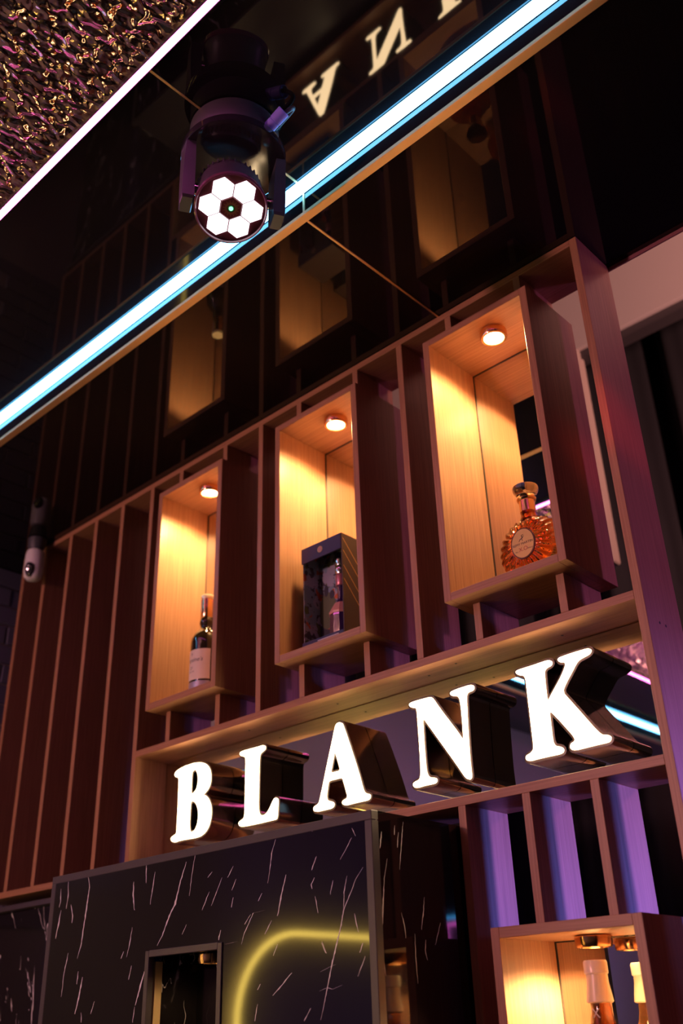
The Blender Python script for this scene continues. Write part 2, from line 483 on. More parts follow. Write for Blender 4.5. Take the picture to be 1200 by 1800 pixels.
OUT['L'] = (11.25, 410, 1300, [
 [(125,285),(135,250),(180,225),(280,195),(400,165),(520,130),(580,110),(610,120),(622,160),(600,205),(550,240),(515,280),(500,360),(495,500),(490,700),(483,1000),(478,1250),(480,1380),(495,1450),(520,1495),(550,1503),(600,1495),(650,1460),(690,1400),(730,1320),(770,1230),(800,1170),(830,1147),(860,1160),(872,1200),(865,1330),(853,1540),(825,1580),(700,1605),(500,1655),(300,1695),(150,1722),(115,1705),(100,1665),(110,1630),(150,1595),(195,1565),(215,1520),(222,1400),(228,1200),(233,900),(238,600),(243,400),(235,350),(210,335),(160,325),(130,305)]])
OUT['A'] = (10, 540, 1260, [
 [(495,145),(520,108),(560,95),(595,105),(615,140),(700,385),(800,690),(900,1010),(960,1240),(985,1310),(1020,1345),(1080,1352),(1100,1380),(1090,1430),(1060,1460),(960,1485),(820,1515),(690,1550),(640,1552),(610,1525),(610,1490),(640,1455),(685,1435),(700,1400),(690,1350),(650,1200),(610,1065),(540,1080),(400,1115),(360,1130),(345,1220),(325,1380),(330,1440),(350,1475),(400,1482),(440,1492),(462,1530),(450,1575),(410,1608),(300,1635),(150,1668),(115,1655),(102,1615),(115,1580),(160,1550),(195,1520),(210,1480),(240,1340),(280,1150),(330,900),(390,620),(440,390),(480,190)],
 [(473,575),(500,670),(545,820),(578,940),(500,960),(393,990),(420,850)]])
OUT['N'] = (8.571, 710, 1190, [
 [(70,420),(85,390),(150,365),(250,335),(395,298),(425,320),(520,460),(660,645),(780,800),(887,955),(882,830),(870,650),(855,480),(840,370),(825,315),(800,290),(760,282),(710,285),(690,255),(695,225),(740,200),(850,160),(960,125),(1015,115),(1040,130),(1045,170),(1020,205),(970,220),(940,245),(928,300),(935,420),(945,650),(960,900),(980,1200),(1000,1400),(1012,1490),(1000,1530),(970,1545),(935,1530),(900,1490),(800,1340),(650,1130),(500,920),(370,740),(270,600),(280,800),(295,1050),(310,1250),(325,1400),(345,1470),(370,1505),(420,1515),(470,1515),(490,1545),(475,1590),(430,1610),(300,1635),(190,1670),(150,1665),(130,1630),(135,1600),(170,1570),(220,1550),(240,1510),(245,1400),(235,1200),(220,950),(205,750),(195,600),(185,490),(165,460),(120,462),(85,450)]])
OUT['K'] = (6.3158, 900, 1130, [
 [(32,330),(45,305),(100,285),(200,255),(300,220),(390,190),(425,193),(438,220),(425,250),(375,275),(350,310),(352,360),(362,470),(378,600),(388,660),(420,590),(480,480),(540,370),(580,270),(588,230),(565,213),(520,215),(500,190),(510,165),(560,145),(660,110),(760,80),(840,57),(868,68),(868,100),(840,130),(780,160),(730,190),(695,240),(650,330),(590,440),(550,540),(620,620),(720,730),(820,845),(900,935),(970,1005),(1010,1022),(1060,1018),(1092,1040),(1088,1080),(1060,1103),(950,1128),(800,1165),(690,1193),(650,1185),(638,1150),(650,1115),(685,1095),(692,1070),(670,1030),(600,950),(500,840),(405,745),(415,850),(430,970),(440,1060),(455,1120),(480,1145),(540,1150),(568,1180),(560,1215),(520,1235),(400,1260),(270,1290),(190,1312),(155,1305),(145,1270),(160,1245),(205,1220),(232,1180),(230,1120),(215,1000),(195,820),(170,620),(150,440),(138,380),(110,358),(60,357)]])
YFACE, YLF, YLB = 1.6325, 1.6360, 1.7088

def chaikin(P):
    Q = []
    for i, a in enumerate(P):
        b = P[(i+1) % len(P)]
        Q += [(a[0]*.75+b[0]*.25, a[1]*.75+b[1]*.25), (a[0]*.25+b[0]*.75, a[1]*.25+b[1]*.75)]
    return Q
def area(P): return sum(a[0]*b[1]-b[0]*a[1] for a, b in zip(P, P[1:]+P[:1]))/2
def offset(P, d):
    R = []
    n = len(P)
    for i in range(n):
        a, p, b = P[i-1], P[i], P[(i+1) % n]
        t1 = Vector((p[0]-a[0], p[1]-a[1])).normalized(); t2 = Vector((b[0]-p[0], b[1]-p[1])).normalized()
        n1 = Vector((t1.y, -t1.x)); n2 = Vector((t2.y, -t2.x)); s = n1+n2
        if s.length < 1e-6: s = n1
        s.normalize(); k = d/max(.55, s.dot(n1))
        R.append((p[0]+s.x*k, p[1]+s.y*k))
    return R

def letter(ch, label):
    sc, ox, oz, loops = OUT[ch]
    pl = []
    for q, L in enumerate(loops):
        P = []
        for x, y in L:
            w = on_y(ox+x/sc, oz+y/sc, YFACE); P.append((w.x, w.z))
        P = chaikin(P)
        A = area(P)
        if (A < 0) != (q > 0): P = P[::-1]      # outer loop anticlockwise, holes clockwise
        pl.append(P)
    xs = [p[0] for p in pl[0]]; zs = [p[1] for p in pl[0]]
    r = root('sign_letter', ((min(xs)+max(xs))/2, YLB, min(zs)), label, 'sign letter', 'illuminated letters of the BLANK sign')
    D = .0052
    off = [offset(P, D) for P in pl]
    # case: wall + unseen plate added to block light behind the face
    bm = bmesh.new()
    for P in off:
        f = [bm.verts.new((x, YLF, z)) for x, z in P]; k = [bm.verts.new((x, YLB, z)) for x, z in P]
        for i in range(len(P)):
            j = (i+1) % len(P); bm.faces.new((f[i], f[j], k[j], k[i]))
    fl_ = [bm.verts.new((x, YLF+.003, z)) for P in pl for x, z in P]
    for t in tessellate_polygon([[Vector((x, z, 0)) for x, z in P] for P in pl]):
        try: bm.faces.new([fl_[i] for i in t])
        except ValueError: pass
    o = from_bm('case', bm, BRONZE, r, True); sharpen(o, 30)
    bm = bmesh.new()
    for P, O in zip(pl, off):
        a = [bm.verts.new((x, YLF-.0004, z)) for x, z in P]; b = [bm.verts.new((x, YLF, z)) for x, z in O]
        c = [bm.verts.new((x, YLF+.004, z)) for x, z in P]
        for i in range(len(P)):
            j = (i+1) % len(P); bm.faces.new((a[i], a[j], b[j], b[i])); bm.faces.new((a[i], c[i], c[j], a[j]))
    from_bm('rim', bm, BRONZE_EDGE, r)
    bm = bmesh.new(); flat = [p for P in pl for p in P]
    yf = YFACE
    pl = [offset(P, -.0005) for P in pl]; flat = [p for P in pl for p in P]
    v = [bm.verts.new((x, yf, z)) for x, z in flat]
    for t in tessellate_polygon([[Vector((x, z, 0)) for x, z in P] for P in pl]):
        try: bm.faces.new([v[i] for i in t])
        except ValueError: pass
    k0 = 0
    for P in pl:
        w_ = [bm.verts.new((x, YLF+.001, z)) for x, z in P]
        for i in range(len(P)):
            j = (i+1) % len(P); bm.faces.new((v[k0+i], v[k0+j], w_[j], w_[i]))
        k0 += len(P)
    from_bm('face', bm, LETTER, r)
    return r
for ch in 'BLANK':
    letter(ch, 'glowing white letter %s in polished dark bronze case' % ch)

# ------------------------------------------------------------------ black marble cabinet
MX0, MX1, MY0, MZ = -2.215, -1.181, 1.345, .348
NX0, NX1, NZ1, NZ0, NY = -1.822, -1.580, .158, -.45, 1.475
mb = root('marble_cabinet', ((MX0+MX1)/2, MY0, -1.5), 'black marble cabinet block with white veins and grey edges below the letters', 'cabinet')
E_ = .017
fp = box('front_panel', (MX0+E_, NX0, MY0, MY0+.016, -1.5, MZ-E_), BLACK_STONE, mb, 0)
box('front_panel', (NX1, MX1-E_, MY0, MY0+.016, -1.5, MZ-E_), BLACK_STONE, mb, 0)
box('front_panel', (NX0, NX1, MY0, MY0+.016, NZ1, MZ-E_), BLACK_STONE, mb, 0)
box('front_panel', (NX0, NX1, MY0, MY0+.016, -1.5, NZ0), BLACK_STONE, mb, 0)
box('edge_trim', (MX0, MX1, MY0-.001, MY0+.018, MZ-E_, MZ), MARBLE_EDGE, mb, .001)
box('edge_trim', (MX1-E_, MX1, MY0-.001, MY0+.018, -1.5, MZ-E_), MARBLE_EDGE, mb, .001)
box('edge_trim', (MX0, MX0+E_, MY0-.001, MY0+.018, -1.5, MZ-E_), MARBLE_EDGE, mb, .001)
sp_ = box('side_panel', (MX1-.016, MX1-.0005, MY0+.018, 1.70, -1.5, MZ-.0005), BLACK_STONE, mb, 0)
box('side_panel', (MX0+.0005, MX0+.016, MY0+.018, 1.599, -1.5, MZ-.0005), MARBLE, mb, 0)
box('top_panel', (MX0+.016, MX1-.016, MY0+.018, 1.598, MZ-.018, MZ-.001), MARBLE_EDGE, mb, 0)
NT = .012
box('niche_frame', (NX0-.001, NX0+NT, MY0-.003, MY0+.012, NZ0, NZ1), MARBLE_EDGE, mb, .0008)
box('niche_frame', (NX1-NT, NX1+.001, MY0-.003, MY0+.012, NZ0, NZ1), MARBLE_EDGE, mb, .0008)
box('niche_frame', (NX0+NT, NX1-NT, MY0-.003, MY0+.012, NZ1-NT, NZ1+.001), MARBLE_EDGE, mb, .0008)
box('niche_wall', (NX0, NX0+.010, MY0+.034, NY, NZ0, NZ1), MARBLE, mb, 0)
box('niche_lining', (NX0, NX0+.012, MY0+.016, MY0+.034, NZ0, NZ1-.02), mat('pale_gold_niche_lining', (.62, .46, .25), .4), mb, 0)
box('niche_wall', (NX1-.010, NX1, MY0+.016, NY, NZ0, NZ1), MARBLE, mb, 0)
box('niche_wall', (NX0+.010, NX1-.010, MY0+.016, NY, NZ1-.010, NZ1), MARBLE, mb, 0)
box('niche_wall', (NX0, NX1, NY, NY+.012, NZ0, NZ1), MARBLE, mb, 0)
box('niche_wall', (NX0+.010, NX1-.010, MY0+.016, NY, NZ0-.01, NZ0), MARBLE, mb, 0)
puck(-1.690, 1.408, NZ1-.010, 'small copper puck light inside the black marble niche', .026, .45)
# white veins of the two visible faces
VA = '''310,375 315,420 300,520 285,620 272,670 w3/215,425 213,470 208,490/240,400 240,450 232,495/250,480 255,520 252,545/215,500 205,550 195,600 w3
470,400 468,450 472,500 w3/465,560 455,620 445,665/435,645 425,670/462,695 452,745/515,335 513,405/545,365 535,430 528,480/655,330 635,395 615,480 595,520 570,590 552,625 w4
688,295 675,370 665,450/780,385 760,440 742,485/820,345 800,385/830,390 815,430/820,455 813,490 w3/745,365 730,385/735,435 710,500/968,250 955,300 945,380 940,405
1005,375 990,440 975,520 w4/920,440 908,468/930,500 890,510 875,545 855,590 848,620/880,515 860,550/955,535 930,585/1112,310 1095,360/1105,385 1093,410 1097,425 w3/1107,450 1118,510
1170,395 1160,445/655,550 640,585/775,570 768,605 w3/835,610 790,620/507,715 490,780 475,835 w4/473,840 465,895/290,735 280,790 263,865 w4/275,715 270,760/240,650 225,720 215,805
332,820 318,865/285,860 285,895/1025,720 985,770 958,800 w4/975,620 960,660/1130,615 1145,650/905,830 895,890/1090,845 1070,890/915,760 905,780'''
VB = '''525,415 485,480 455,560 430,620 412,670 395,770 375,850 345,980 320,1110 295,1230 278,1310 w3/432,465 415,560 412,660/460,240 420,320 392,370/460,185 482,232/475,685 498,795
405,1105 345,1130 318,1120 272,1140 w3/365,985 330,1000 275,1028/540,935 495,1055/285,850 312,920/525,860 508,915 w3/222,1240 180,1315/250,355 225,430/240,180 228,205'''
VS = '''610,90 600,180 603,220 w4/635,205 625,305 w3/668,365 650,480 643,640 640,760 630,880 650,980 660,1050 w3/712,170 710,225/732,210 728,300/760,150 750,300 740,430
750,680 770,760 778,830/885,590 880,680 868,780 w3/895,840 890,900 905,960/830,805 835,950 848,1095/980,740 950,870'''
def veins_mesh(specs, onto, par):
    bm = bmesh.new()
    for txt, ox, oy, sc in specs:
        for line in txt.replace('\n', '/').split('/'):
            w = 2.0; pts = []
            for tok in line.split():
                if tok[0] == 'w': w = float(tok[1:])
                else: pts.append(tuple(float(q) for q in tok.split(',')))
            P = []
            for (a, b_), (c, d) in zip(pts, pts[1:]):
                n_ = max(2, int(math.hypot(c-a, d-b_)/(5*sc)))
                for i in range(n_): P.append((a+(c-a)*i/n_, b_+(d-b_)*i/n_))
            P.append(pts[-1]); m_ = len(P); prev = None
            for i, (x, y) in enumerate(P):
                x = ox+x/sc+random.uniform(-.35, .35); y = oy+y/sc
                ww = .25*w*(.25+1.1*sin(pi*min(1, (i+.35)/m_))*random.uniform(.35, 1.25))
                cur = [bm.verts.new(onto(x-ww, y)), bm.verts.new(onto(x+ww, y-.2*ww))]
                if prev: bm.faces.new((prev[0], prev[1], cur[1], cur[0]))
                prev = cur
    o = from_bm('veins', bm, VEIN, par); o['kind'] = 'stuff'; return o
def on_front(x, y): return on_y(x, y, MY0-.0003)
def on_side(x, y):
    d = ray(x, y); return d*((MX1-.0002)/d.x)
veins_mesh([(VA, 0, 1350, 2.0), (VB, 480, 1400, 3.3333)], on_front, fp)
veins_mesh([(VS, 480, 1400, 3.3333)], on_side, sp_)
# low black marble plinth further left under the plain slats
pl_ = root('marble_plinth', (-2.64, 1.62, -1.5), 'dark black marble plinth under the plain slats left of the cabinet', 'cabinet')
box('front_panel', (XL+.02, MX0-.02, 1.622, 1.638, -1.5, .345), MARBLE, pl_, 0)
box('top_panel', (XL+.02, MX0-.02, 1.600, 1.740, .345, .360), MARBLE_EDGE, pl_, .001)

# ------------------------------------------------------------------ fluted amber decanter
GLASS_AMBER = mat('amber_cognac_glass', (.74, .17, .016), .015, 0, 1.48, Transmission_Weight=1.0)
GLASS_CLEAR = mat('clear_glass', (.95, .90, .86), .02, 0, 1.45, Transmission_Weight=1.0)
GOLD = mat('gold_foil', (.85, .56, .26), .22, 1.0)
bx, by, bz = -.952, 1.635, BXZ0+T
dec = root('decanter', (bx, by, bz), 'amber cognac decanter with radiating flutes, oval gold label and flared stopper', 'bottle')
bm = bmesh.new()
NF, NTH, NR = 26, 26*10, 14
cz = .074
def body_R(a):
    # rounded body with flat foot and shoulders drawn up to the neck
    x, z = cos(a), sin(a)
    R = .0755
    if z < 0:
        R = min(.0775, .0738/max(1e-4, -z)) if -z > .9 else .0770
    else:
        R = .0755 - .004*z**3
    return R
grid = {}
for s in (-1, 1):
    for i in range(NR+1):
        q = i/NR
        for k in range(NTH):
            a = 2*pi*k/NTH
            R = body_R(a)
            fl = cos(NF*a)
            ramp = max(0.0, min(1.0, (q-.40)/.25))
            rr = R*q*(1+.022*fl*max(0, (q-.8)/.2))
            th = .037*sqrt(max(0.0, 1-(q**2.6)))
            th = th + .0036*fl*ramp*(1-.55*q)
            if i == NR: th = 0
            if s == 1 and i == NR: grid[(s, i, k)] = grid[(-1, i, k)]; continue
            if i == 0:
                grid[(s, i, k)] = grid[(s, 0, 0)] if k else bm.verts.new((bx, by+s*.037, bz+cz)); continue
            grid[(s, i, k)] = bm.verts.new((bx+rr*cos(a), by+s*th, bz+max(.0005, cz+rr*sin(a))))
    for i in range(NR):
        for k in range(NTH):
            j = (k+1) % NTH
            f = [grid[(s, i, k)], grid[(s, i+1, k)], grid[(s, i+1, j)], grid[(s, i, j)]]
            g = []
            for v in f:
                if v not in g: g.append(v)
            if len(g) > 2:
                try: bm.faces.new(g)
                except ValueError: pass
from_bm('body', bm, GLASS_AMBER, dec, True)
turned('neck', [(.0215, .134), (.0180, .146), (.0165, .152), (.0165, .166)], (bx, by, bz), GLASS_AMBER, dec, 36)
turned('foil_collar', [(.0172, .160), (.0172, .186), (.0200, .188), (.0215, .192), (.0200, .197)], (bx, by, bz), COPPER, dec, 36)
turned('stopper', [(.0190, .197), (.0205, .202), (.0265, .210), (.0285, .217), (.0275, .221), (.020, .222)], (bx, by, bz), GLASS_CLEAR, dec, 36)
def oval(name, cx, y, czz, rx, rz, m, par, th=.002, n=48):
    bm = bmesh.new()
    a = [bm.verts.new((cx+rx*cos(2*pi*k/n), y, czz+rz*sin(2*pi*k/n))) for k in range(n)]
    b = [bm.verts.new((cx+rx*cos(2*pi*k/n), y+th, czz+rz*sin(2*pi*k/n))) for k in range(n)]
    bm.faces.new(a)
    for k in range(n): bm.faces.new((a[k], a[(k+1) % n], b[(k+1) % n], b[k]))
    return from_bm(name, bm, m, par)
LABEL_GOLD = mat('warm_gold_label', (.72, .50, .17), .42)
oval('label_ring', bx, by-.0385, bz+cz, .0290, .0345, mat('dark_label_edge', (.10, .05, .03), .3, .5), dec, .004)
lab = oval('oval_label', bx, by-.0392, bz+cz, .0265, .0320, LABEL_GOLD, dec)
yl = by-.0396
text_mesh('lettering', 'REMY MARTIN', .0078, lambda x, y: Vector((bx+x, yl, bz+cz-.001+y)), INK, lab)
text_mesh('lettering', 'X.O', .0125, lambda x, y: Vector((bx+x, yl, bz+cz-.0135+y)), RED_INK, lab)
text_mesh('lettering', '70cl', .0042, lambda x, y: Vector((bx-.0165+x, yl, bz+cz-.0165+y)), INK, lab)
text_mesh('lettering', '40%vol', .0042, lambda x, y: Vector((bx+.0165+x, yl, bz+cz-.0155+y)), INK, lab)
bm = bmesh.new()
for A_, B_, w in (((-.006, .009), (.001, .012), .0018), ((.001, .012), (.005, .016), .0012), ((.001, .012), (-.001, .018), .0016),
                  ((-.006, .009), (-.008, .005), .0011), ((-.001, .010), (.001, .005), .0011), ((-.001, .018), (.004, .019), .001)):
    d = Vector((B_[0]-A_[0], B_[1]-A_[1])).normalized(); nx, nz = -d.y*w/2, d.x*w/2
    bm.faces.new([bm.verts.new((bx+p[0]+s*nx, yl, bz+cz+p[1]+s*nz)) for p, s in ((A_, 1), (B_, 1), (B_, -1), (A_, -1))])
from_bm('emblem', bm, INK, lab)

# ------------------------------------------------------------------ slim whisky bottle
GLASS_DARK = mat('dark_bottle_glass', (.020, .012, .006), .05, 0, 1.52, Coat_Weight=.6)
wx, wy, wz = -2.020, 1.632, BXZ0+T
wb = root('whisky_bottle', (wx, wy, wz), 'slim dark whisky bottle with cream label and white-topped copper capsule', 'bottle')
turned('body', [(.036, 0), (.0425, .003), (.0430, .010), (.0430, .150), (.0415, .166), (.035, .181), (.0235, .192), (.0185, .198),
                (.0175, .206), (.0205, .213), (.0205, .222), (.0170, .229), (.0160, .236)], (wx, wy, wz), GLASS_DARK, wb, 40)
turned('capsule', [(.0165, .231), (.0178, .233), (.0182, .262), (.0178, .288)], (wx, wy, wz), COPPER, wb, 36)
turned('cap', [(.0190, .288), (.0195, .290), (.0195, .298), (.0185, .300)], (wx, wy, wz), mat('pale_cap_disc', (.85, .75, .55), .3, .3), wb, 36)
def wrap(name, r, z0, z1, a0, a1, m, par, c, n=24):
    bm = bmesh.new(); lo, hi = [], []
    for i in range(n+1):
        a = a0+(a1-a0)*i/n
        lo.append(bm.verts.new((c[0]+r*cos(a), c[1]+r*sin(a), c[2]+z0))); hi.append(bm.verts.new((c[0]+r*cos(a), c[1]+r*sin(a), c[2]+z1)))
    for i in range(n): bm.faces.new((lo[i], lo[i+1], hi[i+1], hi[i]))
    return from_bm(name, bm, m, par, True)
wc = (wx, wy, wz)
wl_ = wrap('label', .0434, .042, .128, radians(200), radians(338), PAPER, wb, wc)
wrap('lower_label', .0434, .014, .037, radians(200), radians(338), mat('silver_violet_label', (.45, .40, .52), .35, .4), wb, wc)
wrap('neck_label', .0186, .250, .284, radians(205), radians(262), PAPER, wb, wc)
def cyl(r, z, a0=radians(262)):
    return lambda x, y: Vector((wx+r*cos(a0+x/r), wy+r*sin(a0+x/r), wz+z+y))
text_mesh('lettering', "Ballantine's", .0165, cyl(.0437, .098), INK, wl_, .35)
text_mesh('lettering', '21', .0110, cyl(.0437, .076), INK, wl_, .2)
text_mesh('lettering', 'years old', .0060, cyl(.0437, .066), INK, wl_, .2)
text_mesh('lettering', '*', .0200, cyl(.0437, .112), INK, wl_)

# ------------------------------------------------------------------ dark gift box with a display window
GIFT = mat('midnight_blue_card', (.022, .014, .075), .45)
GIFT_SIDE = mat('brown_black_card', (.045, .022, .018), .5)
gx0, gx1, gy0, gy1, gz0, gz1 = -1.606, -1.465, 1.600, 1.706, BXZ0+T, 1.098
gb = root('gift_box', ((gx0+gx1)/2, gy0, gz0), 'dark blue gift box with open window showing flowers and a small bottle', 'box')
t_ = .003
box('side_wall', (gx1-t_, gx1, gy0, gy1, gz0, gz1), GIFT_SIDE, gb, .0004)
box('side_wall', (gx0, gx0+t_, gy0+.004, gy1, gz0, gz1), GIFT_SIDE, gb, .0004)
box('top_wall', (gx0+t_, gx1-t_, gy0, gy1, gz1-t_, gz1), GIFT_SIDE, gb, 0)
box('bottom_wall', (gx0+t_, gx1-t_, gy0, gy1, gz0, gz0+t_), GIFT_SIDE, gb, 0)
hd = box('header_panel', (gx0, gx1-t_, gy0-.001, gy0+t_, gz1-.042, gz1), GIFT, gb, .0004)
ft = box('footer_panel', (gx0, gx1-t_, gy0-.001, gy0+t_, gz0, gz0+.034), GIFT, gb, .0004)
oval('emblem_disc', (gx0+gx1)/2-.004, gy0-.0018, gz1-.021, .0085, .0085, GOLD_INK, hd, .001)
oval('emblem_disc', (gx0+gx1)/2-.004, gy0-.0022, gz1-.021, .0062, .0062, mat('emblem_inner', (.45, .22, .22), .4), hd, .001)
for i, (z, w) in enumerate(((.026, .070), (.020, .052))):
    box('print_line', (gx1-.018-w, gx1-.018, gy0-.0016, gy0-.001, gz0+z, gz0+z+.0022), mat('pale_print', (.45, .40, .50), .6), ft, 0)
def floral():
    m = mat('floral_print', (.2, .2, .2), .6)
    nt, n, l, b = nodes(m)
    g = n.new('ShaderNodeNewGeometry')
    def noise(s, d, det=2):
        t = n.new('ShaderNodeTexNoise'); t.inputs['Scale'].default_value = s; t.inputs['Detail'].default_value = det
        mp = n.new('ShaderNodeMapping'); mp.inputs['Location'].default_value = d
        l.new(g.outputs['Position'], mp.inputs['Vector']); l.new(mp.outputs['Vector'], t.inputs['Vector']); return t
    def mix(fac, a, bb):
        x = n.new('ShaderNodeMix'); x.data_type = 'RGBA'; l.new(fac, x.inputs['Factor'])
        if isinstance(a, tuple): x.inputs['A'].default_value = (*a, 1)
        else: l.new(a, x.inputs['A'])
        x.inputs['B'].default_value = (*bb, 1); return x.outputs['Result']
    def gt(t, v):
        x = n.new('ShaderNodeMath'); x.operation = 'GREATER_THAN'; x.inputs[1].default_value = v
        l.new(t.outputs['Fac'], x.inputs[0]); return x.outputs[0]
    c = mix(gt(noise(22, (1, 2, 3)), .52), (.30, .30, .40), (.18, .26, .34))
    c = mix(gt(noise(48, (5, 1, 2), 3), .57), c, (.05, .045, .06))
    c = mix(gt(noise(30, (9, 4, 1), 3), .62), c, (.42, .09, .03))
    c = mix(gt(noise(36, (3, 8, 6), 3), .63), c, (.10, .13, .04))
    l.new(c, b.inputs['Base Color']); return m
FLORAL = floral()
box('picture_panel', (gx0+t_, gx0+t_+.001, gy0+t_, gy0+.060, gz0+t_, gz1-t_), FLORAL, gb, 0)
pic = box('picture_panel', (gx0+t_, gx1-t_, gy0+.062, gy0+.065, gz0+t_, gz1-t_), FLORAL, gb, 0)
LEAF = mat('print_leaf', (.10, .12, .06), .6); PETAL = mat('print_petal', (.50, .10, .03), .6)
DARKLEAF = mat('print_dark_leaf', (.03, .03, .05), .6)
for (u, v, rx, rz, m) in ((.030, .130, .030, .050, LEAF), (.020, .060, .026, .040, DARKLEAF), (.035, .095, .020, .016, PETAL), (.055, .090, .018, .013, PETAL),
                         (.046, .170, .008, .012, DARKLEAF), (.026, .185, .007, .016, DARKLEAF), (.064, .160, .010, .007, PETAL), (.072, .195, .006, .014, DARKLEAF)):
    oval('printed_bloom', gx0+u, gy0+.0612-v*.001, gz0+v, rx, rz, m, pic, .0004, 20)
for off_ in (.0, .028, .062, .092):
    # gold diagonal stripes on the right side wall
    bm = bmesh.new()
    z_a, z_b = gz1-.012-off_*1.2, gz1-.012-off_*1.2-.11
    y_a, y_b = gy0+.004, gy1-.004
    q = [(gx1+.0003, y_a, z_a), (gx1+.0003, y_b, z_b), (gx1+.0003, y_b, z_b-.0028), (gx1+.0003, y_a, z_a-.0028)]
    bm.faces.new([bm.verts.new(p) for p in q]); from_bm('gold_stripe', bm, GOLD_INK, gb)
PURPLE_GL = mat('violet_cut_glass', (.030, .012, .075), .06, 0, 1.55, Coat_Weight=.8)
ix, iy, iz = gx1-.038, gy0+.034, gz0+t_
ib = root('miniature_bottle', (ix, iy, iz), 'small violet cut-glass bottle with silver cap inside the gift box', 'bottle')
bm = bmesh.new(); K_ = 1.27
sc2 = lambda L: [(r_*1.18, h_*K_) for r_, h_ in L]
lathe(bm, sc2([(.020, 0), (.0262, .004), (.0270, .030), (.0262, .062), (.0240, .074), (.0120, .090), (.0085, .100), (.0085, .140)]), ix, iy, iz, 12)
from_bm('body', bm, PURPLE_GL, ib)
turned('neck_band', sc2([(.0100, .128), (.0112, .130), (.0112, .150), (.0100, .152)]), (ix, iy, iz), mat('rose_neck_band', (.55, .20, .25), .3, .5), ib, 28)
turned('cap', sc2([(.0102, .152), (.0115, .155), (.0115, .168), (.0105, .170), (.0115, .172), (.0112, .196), (.0100, .198)]), (ix, iy, iz), CHROME, ib, 28)
turned('label', sc2([(.0266, .066), (.0275, .070), (.0150, .0905), (.0140, .0900)]), (ix, iy, iz), mat('rose_shoulder_label', (.55, .26, .24), .4), ib, 12, smooth=False)

# ------------------------------------------------------------------ brown bottle in the low box
GLASS_BROWN = mat('brown_spirit_glass', (.36, .12, .03), .04, 0, 1.45, Transmission_Weight=.75)
lx, ly = -.948, 1.647; lz = LBZ0+T
lb = root('liquor_bottle', (lx, ly, lz), 'brown liquor bottle with glowing pale gold cap in the low box', 'bottle')
h0 = .094-lz      # height of the cap's top above the shelf
turned('body', [(.045, 0), (.055, .004), (.056, .30), (.056, h0-.165), (.050, h0-.148), (.036, h0-.125), (.0215, h0-.098), (.0170, h0-.080), (.0170, h0-.060)],
       (lx, ly, lz), GLASS_BROWN, lb, 40)
turned('capsule', [(.0205, h0-.066), (.0230, h0-.064), (.0185, h0-.034), (.0180, h0-.022)], (lx, ly, lz), mat('pale_gold_capsule', (.92, .80, .58), .3), lb, 36)
turned('cap', [(.0190, h0-.022), (.0205, h0-.020), (.0205, h0-.003), (.0190, h0)], (lx, ly, lz), mat('champagne_cap', (.94, .86, .70), .25), lb, 36)
text_mesh('lettering', 'X', .020, lambda x, y: Vector((lx+.0004+x, ly-.0205+abs(x)*.3, lz+h0-.082+y)), mat('white_print', (.8, .75, .7), .5), lb)

# ------------------------------------------------------------------ moving-head stage light hung from the coffer ceiling
hx, hy = -1.102, .914
mh = root('moving_head_light', (hx, hy, ZU-.10), 'black moving-head stage light with six glowing hexagon lenses hanging from black ceiling', 'stage light')
turned('base', [(.086, 0), (.092, -.004), (.093, -.056), (.089, -.062)], (hx, hy, ZU-.0005), BLACK_PL, mh, 64)
ua = radians(60); U = Vector((cos(ua), sin(ua), 0)); N0 = Vector((sin(ua), -cos(ua), 0))
yk = turned('yoke', [(.098, -.066), (.106, -.069), (.107, -.072), (.107, -.086), (.1055, -.0875), (.100, -.088), (.03, -.088)], (hx, hy, ZU), BLACK_GL, mh, 64)
for s in (-1, 1):
    bm = bmesh.new()
    # tapered curved arm following the disc's rim
    rows = []
    for (z, w, ri, ro) in ((ZU-.086, .072, .082, .1065), (ZU-.13, .060, .080, .1065), (ZU-.19, .050, .079, .1060), (ZU-.222, .046, .0785, .1050), (ZU-.228, .040, .081, .1030)):
        row = []
        for rr, tt in ((ri, -1), (ro, -1), (ro, 0), (ro, 1), (ri, 1), (ri, 0)):
            rad = sqrt(max(0, rr*rr-(w/2)**2)) if (tt and rr == ro) else rr
            p = U*(s*rad)+N0*(tt*w/2)
            row.append(bm.verts.new((hx+p.x, hy+p.y, z)))
        rows.append(row)
    for a, b in zip(rows, rows[1:]):
        for k in range(6): bm.faces.new((a[k], a[(k+1) % 6], b[(k+1) % 6], b[k]))
    bm.faces.new(rows[-1]); bm.faces.new(rows[0][::-1])
    arm = from_bm('yoke_arm', bm, BLACK_PL, mh)
    c = U*(s*.072)
    Ms = Matrix((N0, Vector((0, 0, 1)), U*s)).transposed()
    turned('pivot_pin', [(.012, 0), (.012, .014)], (hx+c.x-U.x*s*.004, hy+c.y-U.y*s*.004, 1.478), CHROME, mh, 20, Ms)
TAU = radians(69)
NV = N0*cos(TAU)+Vector((0, 0, -sin(TAU))); VV = NV.cross(U)
MH = Matrix((U, VV, NV)).transposed()      # local x=tilt axis, y, z=out of the lens
hp = (hx-.004, hy-.004, 1.480)
RF = .0705
turned('head', [(.030, -.046), (.050, -.044), (.060, -.036), (.0615, -.030), (.0615, -.016), (.0660, -.012), (.0675, .030), (RF-.001, .036), (RF-.001, .056)], hp, BLACK_PL, mh, 64, MH)
for k in range(36):      # cooling fins around the drum
    a = 2*pi*k/36
    bm = bmesh.new()
    for q in (0,):
        add_box(bm, .0610, .0660, -.0012, .0012, -.030, -.014)
    R_ = Matrix.Rotation(a, 3, 'Z')
    for v in bm.verts: v.co = Vector(hp)+MH @ (R_ @ v.co)
    from_bm('cooling_fin', bm, BLACK_PL, mh)
